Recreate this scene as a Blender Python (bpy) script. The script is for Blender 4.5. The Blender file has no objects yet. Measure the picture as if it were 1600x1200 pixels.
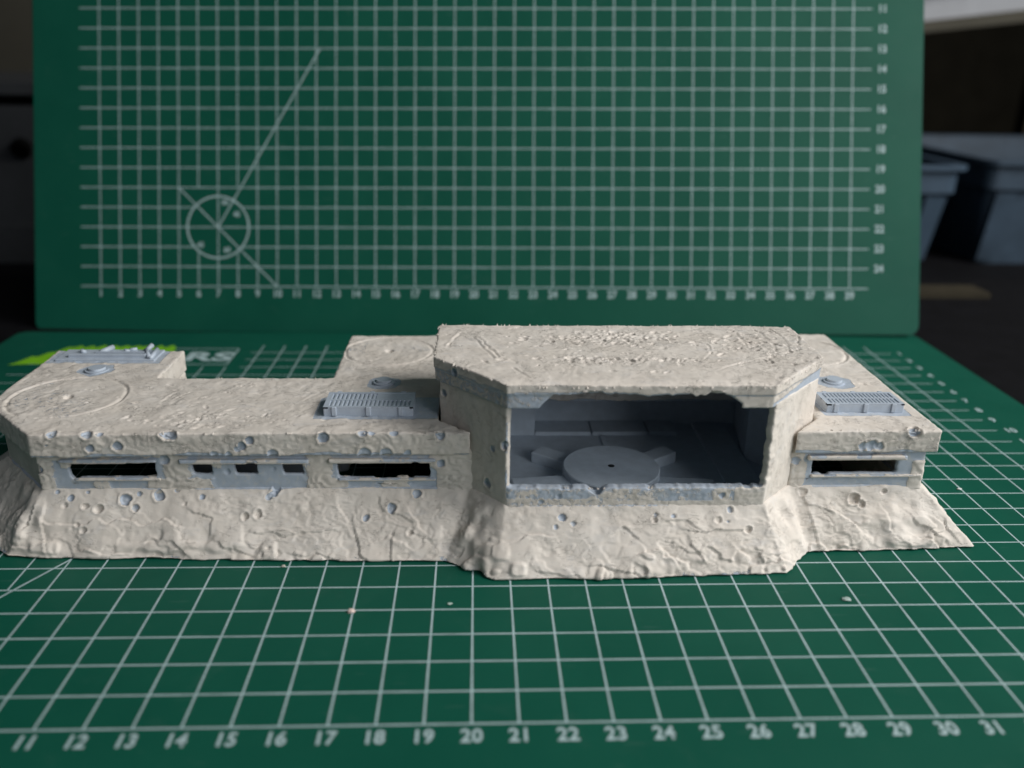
import bpy, bmesh, math, random
import numpy as np
from mathutils import Matrix, Vector

S = 0.01                      # everything below is written in centimetres; one unit = 1 m
sc = bpy.context.scene
col = sc.collection

# ------------------------------------------------------------------ camera
cam = bpy.data.cameras.new("camera")
camo = bpy.data.objects.new("camera", cam)
col.objects.link(camo)
camo.location = (20.1044 * S, -14.3530 * S, 13.1255 * S)
camo.rotation_euler = (math.radians(69.0703), math.radians(-0.8734), math.radians(-2.16865))
cam.sensor_fit = 'HORIZONTAL'
cam.sensor_width = 36
cam.lens = 30.308
cam.clip_start = 0.005
cam.clip_end = 20
cam.dof.use_dof = True
cam.dof.focus_distance = 0.258
cam.dof.aperture_fstop = 8.0
sc.camera = camo

# ------------------------------------------------------------------ dim room air
world = bpy.data.worlds.new("World")
sc.world = world
world.use_nodes = True
bg = world.node_tree.nodes["Background"]
bg.inputs[0].default_value = (0.74, 0.86, 1.0, 1)
bg.inputs[1].default_value = 0.06

# ------------------------------------------------------------------ window light from the right, added fill from the front right
def area_light(name, loc, target, sx, sy, power, color):
    l = bpy.data.lights.new(name, 'AREA')
    l.shape = 'RECTANGLE'
    l.size = sx * S
    l.size_y = sy * S
    l.energy = power
    l.color = color
    o = bpy.data.objects.new(name, l)
    col.objects.link(o)
    o.location = Vector(loc) * S
    d = (Vector(target) - Vector(loc))
    o.rotation_euler = d.to_track_quat('-Z', 'Y').to_euler()
    return o
area_light("window_light", (112, -8, 72), (20, 10, 0), 62, 62, 14.6, (1.0, 0.985, 0.965))
area_light("front_fill_light", (86, -78, 52), (20, 10, 0), 64, 50, 4.4, (0.94, 0.97, 1.0))  # added soft fill for the front faces and tower inside, no known window

sc.view_settings.view_transform = 'Standard'
sc.view_settings.look = 'None'
sc.view_settings.exposure = 0
sc.view_settings.gamma = 1

# ------------------------------------------------------------------ node helpers
def new_mat(name):
    m = bpy.data.materials.new(name)
    m.use_nodes = True
    nt = m.node_tree
    b = nt.nodes["Principled BSDF"]
    return m, nt, b
class NB:
    def __init__(s, nt):
        s.nt = nt
        tc = nt.nodes.new('ShaderNodeTexCoord')
        v = nt.nodes.new('ShaderNodeVectorMath'); v.operation = 'SCALE'
        nt.links.new(tc.outputs['Object'], v.inputs[0]); v.inputs['Scale'].default_value = 100
        s.co = v.outputs[0]                      # centimetres
    def noise(s, scale, detail=4, rough=0.5, dist=0.0, vec=None):
        n = s.nt.nodes.new('ShaderNodeTexNoise')
        n.inputs['Scale'].default_value = scale; n.inputs['Detail'].default_value = detail
        n.inputs['Roughness'].default_value = rough; n.inputs['Distortion'].default_value = dist
        s.nt.links.new(vec or s.co, n.inputs['Vector'])
        return n.outputs['Fac']
    def stretch(s, x, y, z):
        v = s.nt.nodes.new('ShaderNodeVectorMath'); v.operation = 'MULTIPLY'
        s.nt.links.new(s.co, v.inputs[0]); v.inputs[1].default_value = (x, y, z)
        return v.outputs[0]
    def math(s, op, a, b=None, c=None, clamp=False):
        n = s.nt.nodes.new('ShaderNodeMath'); n.operation = op; n.use_clamp = clamp
        for i, x in enumerate((a, b, c)):
            if x is None: continue
            if isinstance(x, (int, float)): n.inputs[i].default_value = x
            else: s.nt.links.new(x, n.inputs[i])
        return n.outputs[0]
    def ramp(s, f, stops):
        r = s.nt.nodes.new('ShaderNodeValToRGB')
        e = r.color_ramp.elements
        while len(e) < len(stops): e.new(0.5)
        for k, (p, c) in enumerate(stops):
            e[k].position = p
            e[k].color = (c, c, c, 1) if isinstance(c, (int, float)) else (*c, 1)
        s.nt.links.new(f, r.inputs[0])
        return r.outputs[0]
    def mix(s, f, a, b):
        n = s.nt.nodes.new('ShaderNodeMix'); n.data_type = 'RGBA'
        if isinstance(f, (int, float)): n.inputs[0].default_value = f
        else: s.nt.links.new(f, n.inputs[0])
        for i, x in ((6, a), (7, b)):
            if isinstance(x, tuple): n.inputs[i].default_value = (*x, 1)
            else: s.nt.links.new(x, n.inputs[i])
        return n.outputs[2]
    def attr(s, name):
        a = s.nt.nodes.new('ShaderNodeAttribute'); a.attribute_name = name
        return a.outputs['Fac']
    def voronoi(s, scale, vec=None, feature='F1'):
        n = s.nt.nodes.new('ShaderNodeTexVoronoi'); n.feature = feature
        n.inputs['Scale'].default_value = scale
        s.nt.links.new(vec or s.co, n.inputs['Vector'])
        return n.outputs['Distance']
    def bump(s, h, strength, dist, prev=None):
        n = s.nt.nodes.new('ShaderNodeBump')
        n.inputs['Strength'].default_value = strength
        n.inputs['Distance'].default_value = dist * S
        s.nt.links.new(h, n.inputs['Height'])
        if prev is not None: s.nt.links.new(prev, n.inputs['Normal'])
        return n.outputs[0]

# putty over blue-grey plastic; "bare" (painted per vertex) tells where the plastic shows
PUTTY_A = (0.660, 0.600, 0.532)
PUTTY_B = (0.72, 0.665, 0.60)
PUTTY_C = (0.60, 0.54, 0.472)
PLASTIC = (0.40, 0.455, 0.525)
def putty_material(name, rough_amt=1.0, swirl=0.0):
    m, nt, b = new_mat(name)
    N = NB(nt)
    edge = N.math('ADD', N.attr('bare'), N.math('MULTIPLY', N.math('SUBTRACT', N.noise(7, 6, 0.65, 0.6), 0.5), 0.9))
    bare = N.math('MULTIPLY', N.math('SUBTRACT', edge, 0.46), 9.0, clamp=True)
    big = N.noise(0.9, 4, 0.55)
    c = N.mix(N.ramp(big, [(0.35, 0.0), (0.68, 1.0)]), PUTTY_A, PUTTY_B)
    c = N.mix(N.math('MULTIPLY', N.ramp(N.noise(5, 5, 0.6, 0.8), [(0.52, 0.0), (0.75, 1.0)]), 0.55), c, PUTTY_C)
    # thin smears where plastic tints the putty
    thin = N.math('MULTIPLY', N.ramp(N.noise(2.3, 5, 0.6, 1.2, N.stretch(0.45, 1.0, 1.0)), [(0.55, 0.0), (0.74, 1.0)]), 0.28)
    c = N.mix(thin, c, (0.50, 0.52, 0.55))
    fleck = N.ramp(N.noise(26, 3, 0.6), [(0.66, 0.0), (0.72, 1.0)])
    c = N.mix(N.math('MULTIPLY', fleck, 0.45), c, (0.78, 0.76, 0.72))
    pl = N.mix(N.ramp(N.noise(6, 5, 0.6), [(0.4, 0.0), (0.7, 1.0)]), PLASTIC, (0.46, 0.51, 0.58))
    pl = N.mix(N.math('MULTIPLY', N.ramp(N.noise(3.5, 6, 0.7, 1.0), [(0.52, 0.0), (0.62, 1.0)]), 0.55), pl, (0.53, 0.53, 0.52))
    c = N.mix(bare, c, pl)
    nt.links.new(c, b.inputs['Base Color'])
    b.inputs['Specular IOR Level'].default_value = 0.35
    rg = N.math('SUBTRACT', 0.72, N.math('MULTIPLY', bare, 0.24))
    nt.links.new(rg, b.inputs['Roughness'])
    k = rough_amt
    # spatula marks: thin sharp creases, burrs and pits gathered in worked-over patches, smooth smears between
    act = N.math('MAXIMUM', N.ramp(N.noise(0.8, 4, 0.6, 0.8), [(0.57, 0.0), (0.70, 1.0)]), N.math('MULTIPLY', N.attr('worked'), 0.5))
    d1 = N.noise(1.5, 5, 0.6, 1.3, N.stretch(0.6, 1.2, 1.4))
    fr = N.math('ABSOLUTE', N.math('SUBTRACT', N.math('FRACT', N.math('MULTIPLY', d1, 9.0)), 0.5))
    crease = N.ramp(fr, [(0.0, 1.0), (0.10, 0.0)])
    gate = N.ramp(N.noise(2.2, 3, 0.5), [(0.50, 0.0), (0.60, 1.0)])
    d2 = N.noise(5.0, 4, 0.7, 1.8, N.stretch(0.6, 1.5, 1.5))
    fr2 = N.math('ABSOLUTE', N.math('SUBTRACT', N.math('FRACT', N.math('MULTIPLY', d2, 6.0)), 0.5))
    crease2 = N.ramp(fr2, [(0.0, 1.0), (0.16, 0.0)])
    burr = N.ramp(N.noise(17, 3, 0.6, 0.0, N.stretch(0.5, 1.2, 1.2)), [(0.60, 0.0), (0.70, 1.0)])
    pits = N.ramp(N.noise(15, 2, 0.5, 0.4, N.stretch(0.5, 1.3, 1.3)), [(0.27, 1.0), (0.35, 0.0)])
    h = N.math('MULTIPLY', N.math('MULTIPLY', crease, gate), -0.55)
    h = N.math('SUBTRACT', h, N.math('MULTIPLY', N.math('MULTIPLY', crease2, act), 0.4))
    h = N.math('ADD', h, N.math('MULTIPLY', N.math('MULTIPLY', burr, N.math('ADD', act, 0.15)), 1.0))
    h = N.math('SUBTRACT', h, N.math('MULTIPLY', N.math('MULTIPLY', pits, N.math('ADD', act, 0.05)), 1.3))
    h = N.math('ADD', h, N.math('MULTIPLY', N.noise(4.0, 3, 0.5), 0.35))
    inv = N.math('SUBTRACT', 1.0, bare)
    h = N.math('MULTIPLY', h, N.math('ADD', N.math('MULTIPLY', inv, 0.88), 0.12))
    h = N.math('ADD', h, N.math('MULTIPLY', inv, 0.6))          # putty stands proud of the plastic
    nt.links.new(N.bump(h, 0.9, 0.034 * k), b.inputs['Normal'])
    return m
def plain(name, color, rough=0.5, spec=0.4, var=0.12, scale=3.0, bump=0.0, bscale=20, metal=0.0):
    m, nt, b = new_mat(name)
    N = NB(nt)
    d = tuple(x * (1 - var) for x in color)
    l = tuple(min(1, x * (1 + var)) for x in color)
    nt.links.new(N.mix(N.ramp(N.noise(scale, 5, 0.6), [(0.3, 0.0), (0.7, 1.0)]), d, l), b.inputs['Base Color'])
    b.inputs['Roughness'].default_value = rough
    b.inputs['Specular IOR Level'].default_value = spec
    b.inputs['Metallic'].default_value = metal
    if bump: nt.links.new(N.bump(N.noise(bscale, 5, 0.6), 0.6, bump), b.inputs['Normal'])
    return m

M_BANK = putty_material("putty_on_bank", 0.6)
M_ROOF = putty_material("putty_on_roof", 1.0)
M_PLASTIC = plain("blue_grey_plastic", (0.43, 0.485, 0.555), 0.42, 0.5, 0.08, 4, 0.006, 14)
M_PLASTIC_LIFTED = plain("brightened_inner_plastic", (0.50, 0.57, 0.65), 0.5, 0.4, 0.08, 3, 0.006, 10)  # same plastic, lightened in colour to brighten the shaded tower inside

def mat_material():
    m, nt, b = new_mat("cutting_mat_green")
    N = NB(nt)
    c = N.mix(N.ramp(N.noise(0.25, 4, 0.6), [(0.3, 0.0), (0.7, 1.0)]), (0.003, 0.074, 0.047), (0.006, 0.088, 0.056))
    dust = N.math('MULTIPLY', N.ramp(N.noise(0.9, 7, 0.72, 0.7), [(0.58, 0.0), (0.8, 1.0)]), 0.05)
    c = N.mix(dust, c, (0.20, 0.26, 0.24))
    speck = N.ramp(N.voronoi(2.1), [(0.02, 1.0), (0.035, 0.0)])
    keep = N.ramp(N.noise(1.7, 2, 0.5), [(0.56, 0.0), (0.6, 1.0)])
    c = N.mix(N.math('MULTIPLY', N.math('MULTIPLY', speck, keep), 0.55), c, (0.42, 0.46, 0.42))
    # hair-thin knife scratches
    sv = N.stretch(0.35, 5.0, 1.0)
    scr = N.ramp(N.noise(2.4, 2, 0.4, 0.0, sv), [(0.735, 0.0), (0.745, 1.0)])
    c = N.mix(N.math('MULTIPLY', scr, 0.12), c, (0.2, 0.3, 0.27))
    nt.links.new(c, b.inputs['Base Color'])
    b.inputs['Specular IOR Level'].default_value = 0.16
    nt.links.new(N.math('ADD', 0.44, N.math('MULTIPLY', N.noise(1.3, 5, 0.6), 0.16)), b.inputs['Roughness'])
    nt.links.new(N.bump(N.noise(45, 4, 0.7), 0.35, 0.010), b.inputs['Normal'])
    return m
M_MAT = mat_material()
M_LINE = plain("pale_print", (0.40, 0.52, 0.53), 0.55, 0.35, 0.16, 1.5)
M_LIME = plain("lime_print", (0.20, 0.50, 0.015), 0.5, 0.35, 0.15, 1.0)

# ------------------------------------------------------------------ mesh helpers
def link(name, me, mat=None, parent=None, **kw):
    o = bpy.data.objects.new(name, me)
    col.objects.link(o)
    if parent is not None: o.parent = parent
    if mat is not None and me is not None and not me.materials: me.materials.append(mat)
    for k, v in kw.items(): o[k] = v
    return o
def empty(name, loc=(0, 0, 0), **kw):
    o = bpy.data.objects.new(name, None)
    o.empty_display_size = 0.01
    o.location = Vector(loc) * S
    col.objects.link(o)
    for k, v in kw.items(): o[k] = v
    return o
def mesh_np(name, V, F, smooth=True):
    """V (n,3) in cm, F list/array of faces"""
    me = bpy.data.meshes.new(name)
    me.from_pydata([tuple(v) for v in (np.asarray(V, float) * S)], [], [tuple(f) for f in F])
    if smooth: me.polygons.foreach_set('use_smooth', np.ones(len(me.polygons), bool))
    me.update()
    return me
def hull(pts_bottom, pts_top):
    """closed prism between two loops of the same length"""
    n = len(pts_bottom)
    V = list(pts_bottom) + list(pts_top)
    F = [tuple(range(n - 1, -1, -1)), tuple(range(n, 2 * n))]
    for i in range(n):
        j = (i + 1) % n
        F.append((i, j, n + j, n + i))
    return V, F
def prism(poly, z0, z1):
    return hull([(x, y, z0) for x, y in poly], [(x, y, z1) for x, y in poly])
def box(x0, x1, y0, y1, z0, z1):
    return prism([(x0, y0), (x1, y0), (x1, y1), (x0, y1)], z0, z1)
def wall_seg(a, b, th, z0, z1):
    """vertical wall whose outer face runs a -> b, thickness to the left of the direction"""
    d = np.array([b[0] - a[0], b[1] - a[1]], float); d /= np.linalg.norm(d)
    n = np.array([-d[1], d[0]]) * th
    return prism([a, b, (b[0] + n[0], b[1] + n[1]), (a[0] + n[0], a[1] + n[1])], z0, z1)
def join(parts):
    V, F = [], []
    for v, f in parts:
        o = len(V)
        V += [tuple(p) for p in v]
        F += [tuple(i + o for i in q) for q in f]
    return V, F
def disc(cx, cy, r, z0, z1, n=48, r2=None):
    r2 = r if r2 is None else r2
    A = [(cx + r * math.cos(2 * math.pi * k / n), cy + r * math.sin(2 * math.pi * k / n), z0) for k in range(n)]
    B = [(cx + r2 * math.cos(2 * math.pi * k / n), cy + r2 * math.sin(2 * math.pi * k / n), z1) for k in range(n)]
    return hull(A, B)

def hash3(i, j, k, seed):
    h = (i.astype(np.int64) * 374761393 + j.astype(np.int64) * 668265263 + k.astype(np.int64) * 2147483647 + seed * 1274126177) & 0xFFFFFFFF
    h = ((h ^ (h >> 13)) * 1274126177) & 0xFFFFFFFF
    h = ((h ^ (h >> 16)) * 2246822519) & 0xFFFFFFFF
    return ((h ^ (h >> 15)) & 0xFFFFFF) / float(0xFFFFFF) * 2 - 1
def vn(P, scale, seed=0):
    if isinstance(scale, (int, float)): scale = (scale,) * 3
    Q = P * np.array(scale) + 100.37
    I = np.floor(Q).astype(np.int64)
    f = Q - I
    f = f * f * f * (f * (f * 6 - 15) + 10)
    r = 0
    for a in (0, 1):
        wa = f[:, 0] if a else 1 - f[:, 0]
        for b in (0, 1):
            wb = f[:, 1] if b else 1 - f[:, 1]
            for c in (0, 1):
                wc = f[:, 2] if c else 1 - f[:, 2]
                r = r + wa * wb * wc * hash3(I[:, 0] + a, I[:, 1] + b, I[:, 2] + c, seed)
    return r
def fbm(P, scale, seed=0, oct=4, gain=0.5):
    r, a, t = 0, 1.0, 0
    s = np.array(scale if not isinstance(scale, (int, float)) else (scale,) * 3, float)
    for o in range(oct):
        r = r + a * vn(P, tuple(s), seed + o * 17); t += a; a *= gain; s = s * 2.03
    return r / t
def sstep(a, b, x):
    t = np.clip((x - a) / (b - a), 0, 1)
    return t * t * (3 - 2 * t)

def remesh(parts, voxel):
    V, F = join(parts)
    me = bpy.data.meshes.new('tmp'); me.from_pydata(V, [], F); me.update()
    o = bpy.data.objects.new('tmp', me); col.objects.link(o)
    md = o.modifiers.new('r', 'REMESH'); md.mode = 'VOXEL'; md.voxel_size = voxel; md.adaptivity = 0
    md.use_smooth_shade = True
    sm = o.modifiers.new('s', 'SMOOTH'); sm.factor = 0.5; sm.iterations = 3
    dg = bpy.context.evaluated_depsgraph_get(); dg.update()
    m2 = bpy.data.meshes.new_from_object(o.evaluated_get(dg))
    bpy.data.objects.remove(o); bpy.data.meshes.remove(me)
    return m2
def get_np(me):
    n = len(me.vertices)
    P = np.empty(n * 3); me.vertices.foreach_get('co', P)
    Nn = np.empty(n * 3); me.vertex_normals.foreach_get('vector', Nn)
    return P.reshape(-1, 3), Nn.reshape(-1, 3)
def set_np(me, P, bare):
    me.vertices.foreach_set('co', (P * S).ravel())
    a = me.attributes.new('bare', 'FLOAT', 'POINT')
    a.data.foreach_set('value', np.clip(bare, 0, 1).astype(np.float32))
    me.polygons.foreach_set('use_smooth', np.ones(len(me.polygons), bool))
    me.update()
def craters(P, L, disp, bare, seed=5):
    wob = vn(P, 7.0, seed) * 0.2 + vn(P, 13.0, seed + 1) * 0.1
    for (x, y, z, r, dep, b) in L:
        d = np.linalg.norm(P - np.array([x, y, z]), axis=1) / r + wob
        d = d * 1.12; m = d < 1.7
        dd = d[m]
        disp[m] += np.where(dd < 1, -0.85 * dep * r * (1 - dd ** 4) + 0.3 * dep * r * np.exp(-((dd - 0.1) / 0.3) ** 2) * (b > 0.5) * (r > 0.155), 0) + 0.16 * r * np.exp(-((dd - 1.12) / 0.16) ** 2)
        bm = np.clip(1.02 - dd, 0, 1) * 5.0 * b
        bare[m] = np.maximum(bare[m], np.clip(bm, 0, b))
        if b < 0.1: bare[m] *= sstep(0.9, 1.4, dd)
    return disp, bare

CR_BANK = [(8.42, 7.48, 1.53, 0.081, 0.6, 1), (8.81, 7.39, 1.4, 0.121, 0.6, 1), (8.66, 7.27, 1.22, 0.101, 0.6, 0.4), (9.25, 7.48, 1.52, 0.08, 0.6, 0.8), (9.22, 7.25, 1.19, 0.12, 0.6, 0.2), (9.61, 7.21, 1.15, 0.159, 0.7, 0), (10.29, 7.36, 1.35, 0.197, 0.7, 0.9), (10.66, 7.45, 1.48, 0.088, 0.6, 0.9), (10.59, 7.22, 1.16, 0.137, 0.6, 0.6), (11.21, 7.41, 1.43, 0.175, 0.7, 1), (11.69, 7.5, 1.54, 0.078, 0.6, 1), (11.97, 7.28, 1.24, 0.077, 0.5, 0.3), (12.43, 7.39, 1.4, 0.096, 0.6, 1), (9.26, 6.87, 0.66, 0.12, 0.6, 0), (13.64, 7.08, 0.95, 0.132, 0.7, 0), (13.99, 7.12, 1.01, 0.151, 0.6, 0), (14.46, 7.51, 1.56, 0.151, 0.7, 1), (14.4, 7.44, 1.46, 0.132, 0.6, 1), (14.28, 7.39, 1.39, 0.113, 0.6, 1), (17.71, 7.19, 1.11, 0.166, 0.7, 0.9), (18.4, 7.43, 1.45, 0.147, 0.7, 1), (17.0, 7.04, 0.9, 0.147, 0.7, 0.8), (18.63, 6.98, 0.82, 0.092, 0.6, 0.2), (18.23, 6.76, 0.51, 0.165, 0.5, 0), (9.05, 6.96, 0.79, 0.1, 0.5, 0),
 (22.43, 6.25, 1.33, 0.124, 0.7, 0.9), (22.74, 6.15, 1.2, 0.089, 0.7, 0.9), (22.25, 6.1, 1.12, 0.088, 0.7, 0.7), (27.56, 6.04, 1.04, 0.129, 0.7, 0), (27.01, 6.17, 1.23, 0.073, 0.5, 0.5), (25.02, 6.28, 1.38, 0.072, 0.6, 0.6), (24.97, 6.20, 1.27, 0.105, 0.6, 0.1), (25.5, 6.26, 1.36, 0.085, 0.6, 0.6), (26.73, 6.20, 1.26, 0.11, 0.6, 0.2), (27.09, 6.36, 1.5, 0.11, 0.6, 0.6),
 (29.5, 7.5, 1.42, 0.16, 0.5, 0), (31.0, 7.36, 1.25, 0.19, 0.8, 0), (31.2, 7.3, 1.15, 0.15, 0.7, 0), (31.9, 7.5, 1.42, 0.13, 0.7, 0), (30.2, 7.4, 1.25, 0.05, 0.9, 0)]
CR_SILL = [(22.33, 6.5, 1.87, 0.106, 0.6, 1), (21.86, 6.5, 1.71, 0.088, 0.6, 1), (26.85, 6.5, 1.88, 0.11, 0.6, 1), (24.43, 6.5, 1.56, 0.09, 0.5, 0)]
CR_SLAB = [(8.49, 7.35, 3.06, 0.099, 0.7, 1), (9.6, 7.35, 2.96, 0.155, 0.7, 1), (10.32, 7.35, 3.02, 0.173, 0.7, 1), (13.87, 7.35, 3.15, 0.147, 0.8, 1), (13.68, 7.35, 2.99, 0.147, 0.7, 1), (13.53, 7.35, 2.88, 0.111, 0.5, 1), (15.9, 7.35, 3.22, 0.18, 0.7, 1), (19.1, 7.35, 3.3, 0.177, 0.8, 1), (9.57, 7.35, 3.37, 0.174, 0.7, 1), (9.91, 7.35, 3.37, 0.115, 0.5, 1), (11.7, 7.35, 3.37, 0.225, 0.8, 1), (11.82, 7.35, 3.3, 0.15, 0.6, 1), (8.64, 7.35, 3.38, 0.157, 0.4, 1), (16.96, 7.38, 3.37, 0.142, 0.4, 1), (17.22, 7.38, 3.37, 0.107, 0.4, 1), (17.83, 7.4, 3.37, 0.142, 0.4, 1), (32.5, 7.5, 3.37, 0.219, 0.8, 1), (31.02, 7.4, 2.9, 0.156, 0.3, 1), (31.29, 7.4, 2.95, 0.196, 0.3, 1), (31.54, 7.4, 2.9, 0.158, 0.3, 1), (12.9, 7.35, 2.75, 0.12, 0.3, 1), (13.3, 7.35, 2.74, 0.1, 0.3, 1), (14.5, 7.35, 2.75, 0.17, 0.3, 1), (17.0, 7.35, 2.76, 0.2, 0.2, 1), (17.6, 7.35, 2.78, 0.2, 0.2, 1), (18.2, 7.35, 2.75, 0.12, 0.2, 1)]
CR_WALL = [(7.99, 7.55, 2.21, 0.162, 0.7, 1), (11.48, 7.55, 2.49, 0.173, 0.8, 1), (19.1, 7.55, 2.35, 0.145, 0.8, 1), (13.14, 7.55, 2.11, 0.095, 0.7, 1), (14.42, 7.55, 2.19, 0.075, 0.6, 1), (29.23, 7.55, 2.4, 0.155, 0.5, 1)]
CR_CH = [(19.51, 7.84, 4.98, 0.14, 0.7, 1), (19.12, 8.23, 4.19, 0.144, 0.8, 1), (20.5, 6.85, 3.12, 0.122, 0.4, 1), (20.37, 6.98, 2.02, 0.161, 0.6, 1), (20.84, 6.52, 3.35, 0.16, 0.9, 1), (28.55, 6.9, 3.5, 0.092, 0.5, 0.8), (28.78, 7.13, 3.0, 0.094, 0.5, 0.8), (28.98, 7.33, 4.08, 0.093, 0.3, 0.2)]

FOLDS = [[(8.23, 6.98, 0.88), (9.03, 6.86, 0.72), (9.67, 6.96, 0.86), (10.76, 6.92, 0.8), (11.36, 6.97, 0.87), (11.86, 6.91, 0.8)], [(11.77, 6.59, 0.34), (12.1, 6.47, 0.17)], [(13.05, 6.64, 0.4), (13.22, 6.56, 0.29), (13.75, 6.48, 0.19)], [(8.13, 7.13, 1.1), (8.17, 6.78, 0.6), (8.34, 6.45, 0.13)], [(7.82, 7.13, 1.1), (7.64, 6.83, 0.67)], [(15.06, 6.5, 0.21), (15.68, 6.47, 0.18), (16.07, 6.42, 0.1)], [(16.24, 7.21, 1.21), (16.32, 7.08, 1.04), (16.44, 6.95, 0.85)], [(16.72, 6.8, 0.63), (16.86, 6.49, 0.2), (17.0, 6.42, 0.1)], [(17.79, 6.69, 0.48), (17.73, 6.44, 0.12)], [(9.24, 6.5, 0.21), (9.49, 6.54, 0.27), (9.86, 6.44, 0.13), (10.37, 6.46, 0.15)], [(12.18, 7.12, 1.08), (12.81, 6.99, 0.91), (12.75, 6.83, 0.68)], [(13.98, 6.81, 0.64), (14.86, 6.75, 0.57), (16.1, 6.8, 0.63)], [(18.22, 7.1, 1.06), (18.58, 6.84, 0.69)], [(17.31, 7.31, 1.35), (17.5, 7.1, 1.06), (18.22, 6.98, 0.88)], [(23.33, 5.48, 0.25), (24.02, 5.43, 0.18), (24.4, 5.37, 0.1)], [(21.34, 5.9, 0.85), (21.62, 5.96, 0.93), (22.12, 5.95, 0.91)], [(23.85, 6.01, 1.0), (24.12, 6.1, 1.13), (24.39, 5.98, 0.96)], [(26.1, 6.0, 0.99), (26.55, 5.99, 0.97), (26.85, 6.02, 1.01), (27.38, 6.03, 1.03)], [(27.29, 5.69, 0.55), (27.48, 5.6, 0.42)], [(21.74, 5.45, 0.21), (22.26, 5.42, 0.16), (22.77, 5.36, 0.08)], [(25.27, 6.18, 1.23), (25.9, 6.2, 1.27), (26.15, 6.06, 1.07)], [(24.52, 5.63, 0.47), (25.23, 5.73, 0.6), (25.48, 5.58, 0.39)], [(25.94, 5.82, 0.74), (26.19, 5.62, 0.46)], [(29.39, 7.61, 1.5), (29.55, 7.42, 1.23), (29.76, 7.35, 1.12), (30.21, 7.26, 1.0)], [(30.31, 7.29, 1.04), (30.97, 6.99, 0.62)], [(30.63, 6.66, 0.15), (31.17, 6.57, 0.03), (31.57, 6.53, -0.03)], [(32.17, 6.7, 0.21), (32.48, 6.58, 0.04)], [(32.93, 6.75, 0.28), (33.37, 6.61, 0.09)], [(32.76, 7.09, 0.76), (33.03, 6.93, 0.54), (33.42, 6.81, 0.37)], [(29.64, 7.21, 0.93), (29.81, 6.73, 0.26)], [(31.86, 7.2, 0.92), (32.02, 6.88, 0.47)], [(33.7, 6.98, 0.61), (34.0, 6.66, 0.16)]]
CUTS = [[(20.01, 10.39), (20.55, 8.35)], [(20.2, 10.26), (20.69, 8.46)], [(20.99, 8.3), (21.2, 8.03)], [(19.57, 8.4), (19.93, 8.24)], [(21.46, 10.53), (21.58, 10.28)], [(26.61, 7.38), (27.49, 8.01), (28.57, 8.56)], [(26.91, 9.65), (26.87, 8.94)], [(26.48, 8.27), (26.95, 9.06), (27.11, 8.95)], [(27.46, 7.59), (27.79, 7.24), (28.35, 7.59)], [(21.06, 7.56), (21.45, 6.82)], [(28.1, 10.79), (28.04, 9.24), (28.48, 8.84)], [(28.8, 11.13), (28.9, 9.85), (28.7, 8.67)], [(29.27, 11.33), (29.39, 10.16), (29.17, 8.96)], [(30.01, 10.81), (29.63, 9.55)], [(22.97, 8.36), (23.47, 8.04), (23.94, 8.21)], [(22.21, 9.03), (22.78, 9.2)], [(19.27, 9.47), (19.62, 10.7)]]
CUTS_LOW = [[(6.54, 11.1), (7.27, 11.67)], [(9.32, 10.73), (9.74, 10.35), (10.18, 10.46)], [(11.07, 9.78), (11.43, 10.46)], [(11.49, 9.04), (12.48, 8.8), (12.71, 9.28)], [(10.85, 8.8), (10.79, 9.78), (11.12, 10.84)], [(12.7, 10.04), (13.74, 10.46)], [(13.33, 9.04), (14.4, 8.33)], [(5.96, 11.1), (6.01, 12.26)], [(7.82, 9.14), (8.24, 9.43)], [(8.56, 10.46), (9.06, 10.14)], [(13.8, 11.12), (14.75, 10.3)], [(12.79, 8.34), (13.89, 8.2)]]

def polyline_field(P, L, dims):
    """distance to a polyline and the side of it, over the given coordinates"""
    Q = P[:, dims]
    best = np.full(len(P), 9.0); side = np.ones(len(P))
    for a, b_ in zip(L[:-1], L[1:]):
        a = np.array(a, float); b_ = np.array(b_, float); d = b_ - a; l2 = d @ d
        t = np.clip(((Q - a) @ d) / l2, 0, 1)
        r = Q - a - t[:, None] * d
        dist = np.sqrt((r ** 2).sum(1))
        m = dist < best
        best = np.where(m, dist, best); side = np.where(m, np.sign(d[0] * (Q[:, 1] - a[1]) - d[1] * (Q[:, 0] - a[0])), side)
    return best, side
def fold_disp(P, folds, h=0.05, fall=0.22):
    out = np.zeros(len(P))
    W_ = P + np.stack([0.09 * vn(P, 3.1, 901), 0 * P[:, 0], 0.09 * vn(P, 3.1, 902)], 1)
    for k, L in enumerate(folds):
        xs = [p[0] for p in L]; m = (P[:, 0] > min(xs) - 0.7) & (P[:, 0] < max(xs) + 0.7)
        d, sd = polyline_field(W_[m], [(p[0], p[2]) for p in L], [0, 2])
        sgn = 1 if k % 3 else -1
        out[m] += h * (0.7 + 0.6 * ((k * 37) % 10) / 10) * np.where(sd * sgn > 0, np.exp(-d / fall), -0.35 * np.exp(-(d / 0.05) ** 2)) * (d < 1.0)
    return out
def cut_disp(P, cuts, h=0.035):
    out = np.zeros(len(P))
    W_ = P + np.stack([0.05 * vn(P, 4.0, 903), 0.05 * vn(P, 4.0, 904), 0 * P[:, 0]], 1)
    for L in cuts:
        d, sd = polyline_field(W_, L, [0, 1])
        out += (-h * np.exp(-(d / 0.032) ** 2) + 0.6 * h * np.exp(-((d - 0.07) / 0.04) ** 2) * (sd > 0)) * (0.5 + 0.9 * sstep(-0.3, 0.4, vn(P, 2.5, 905)))
    return out
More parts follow.
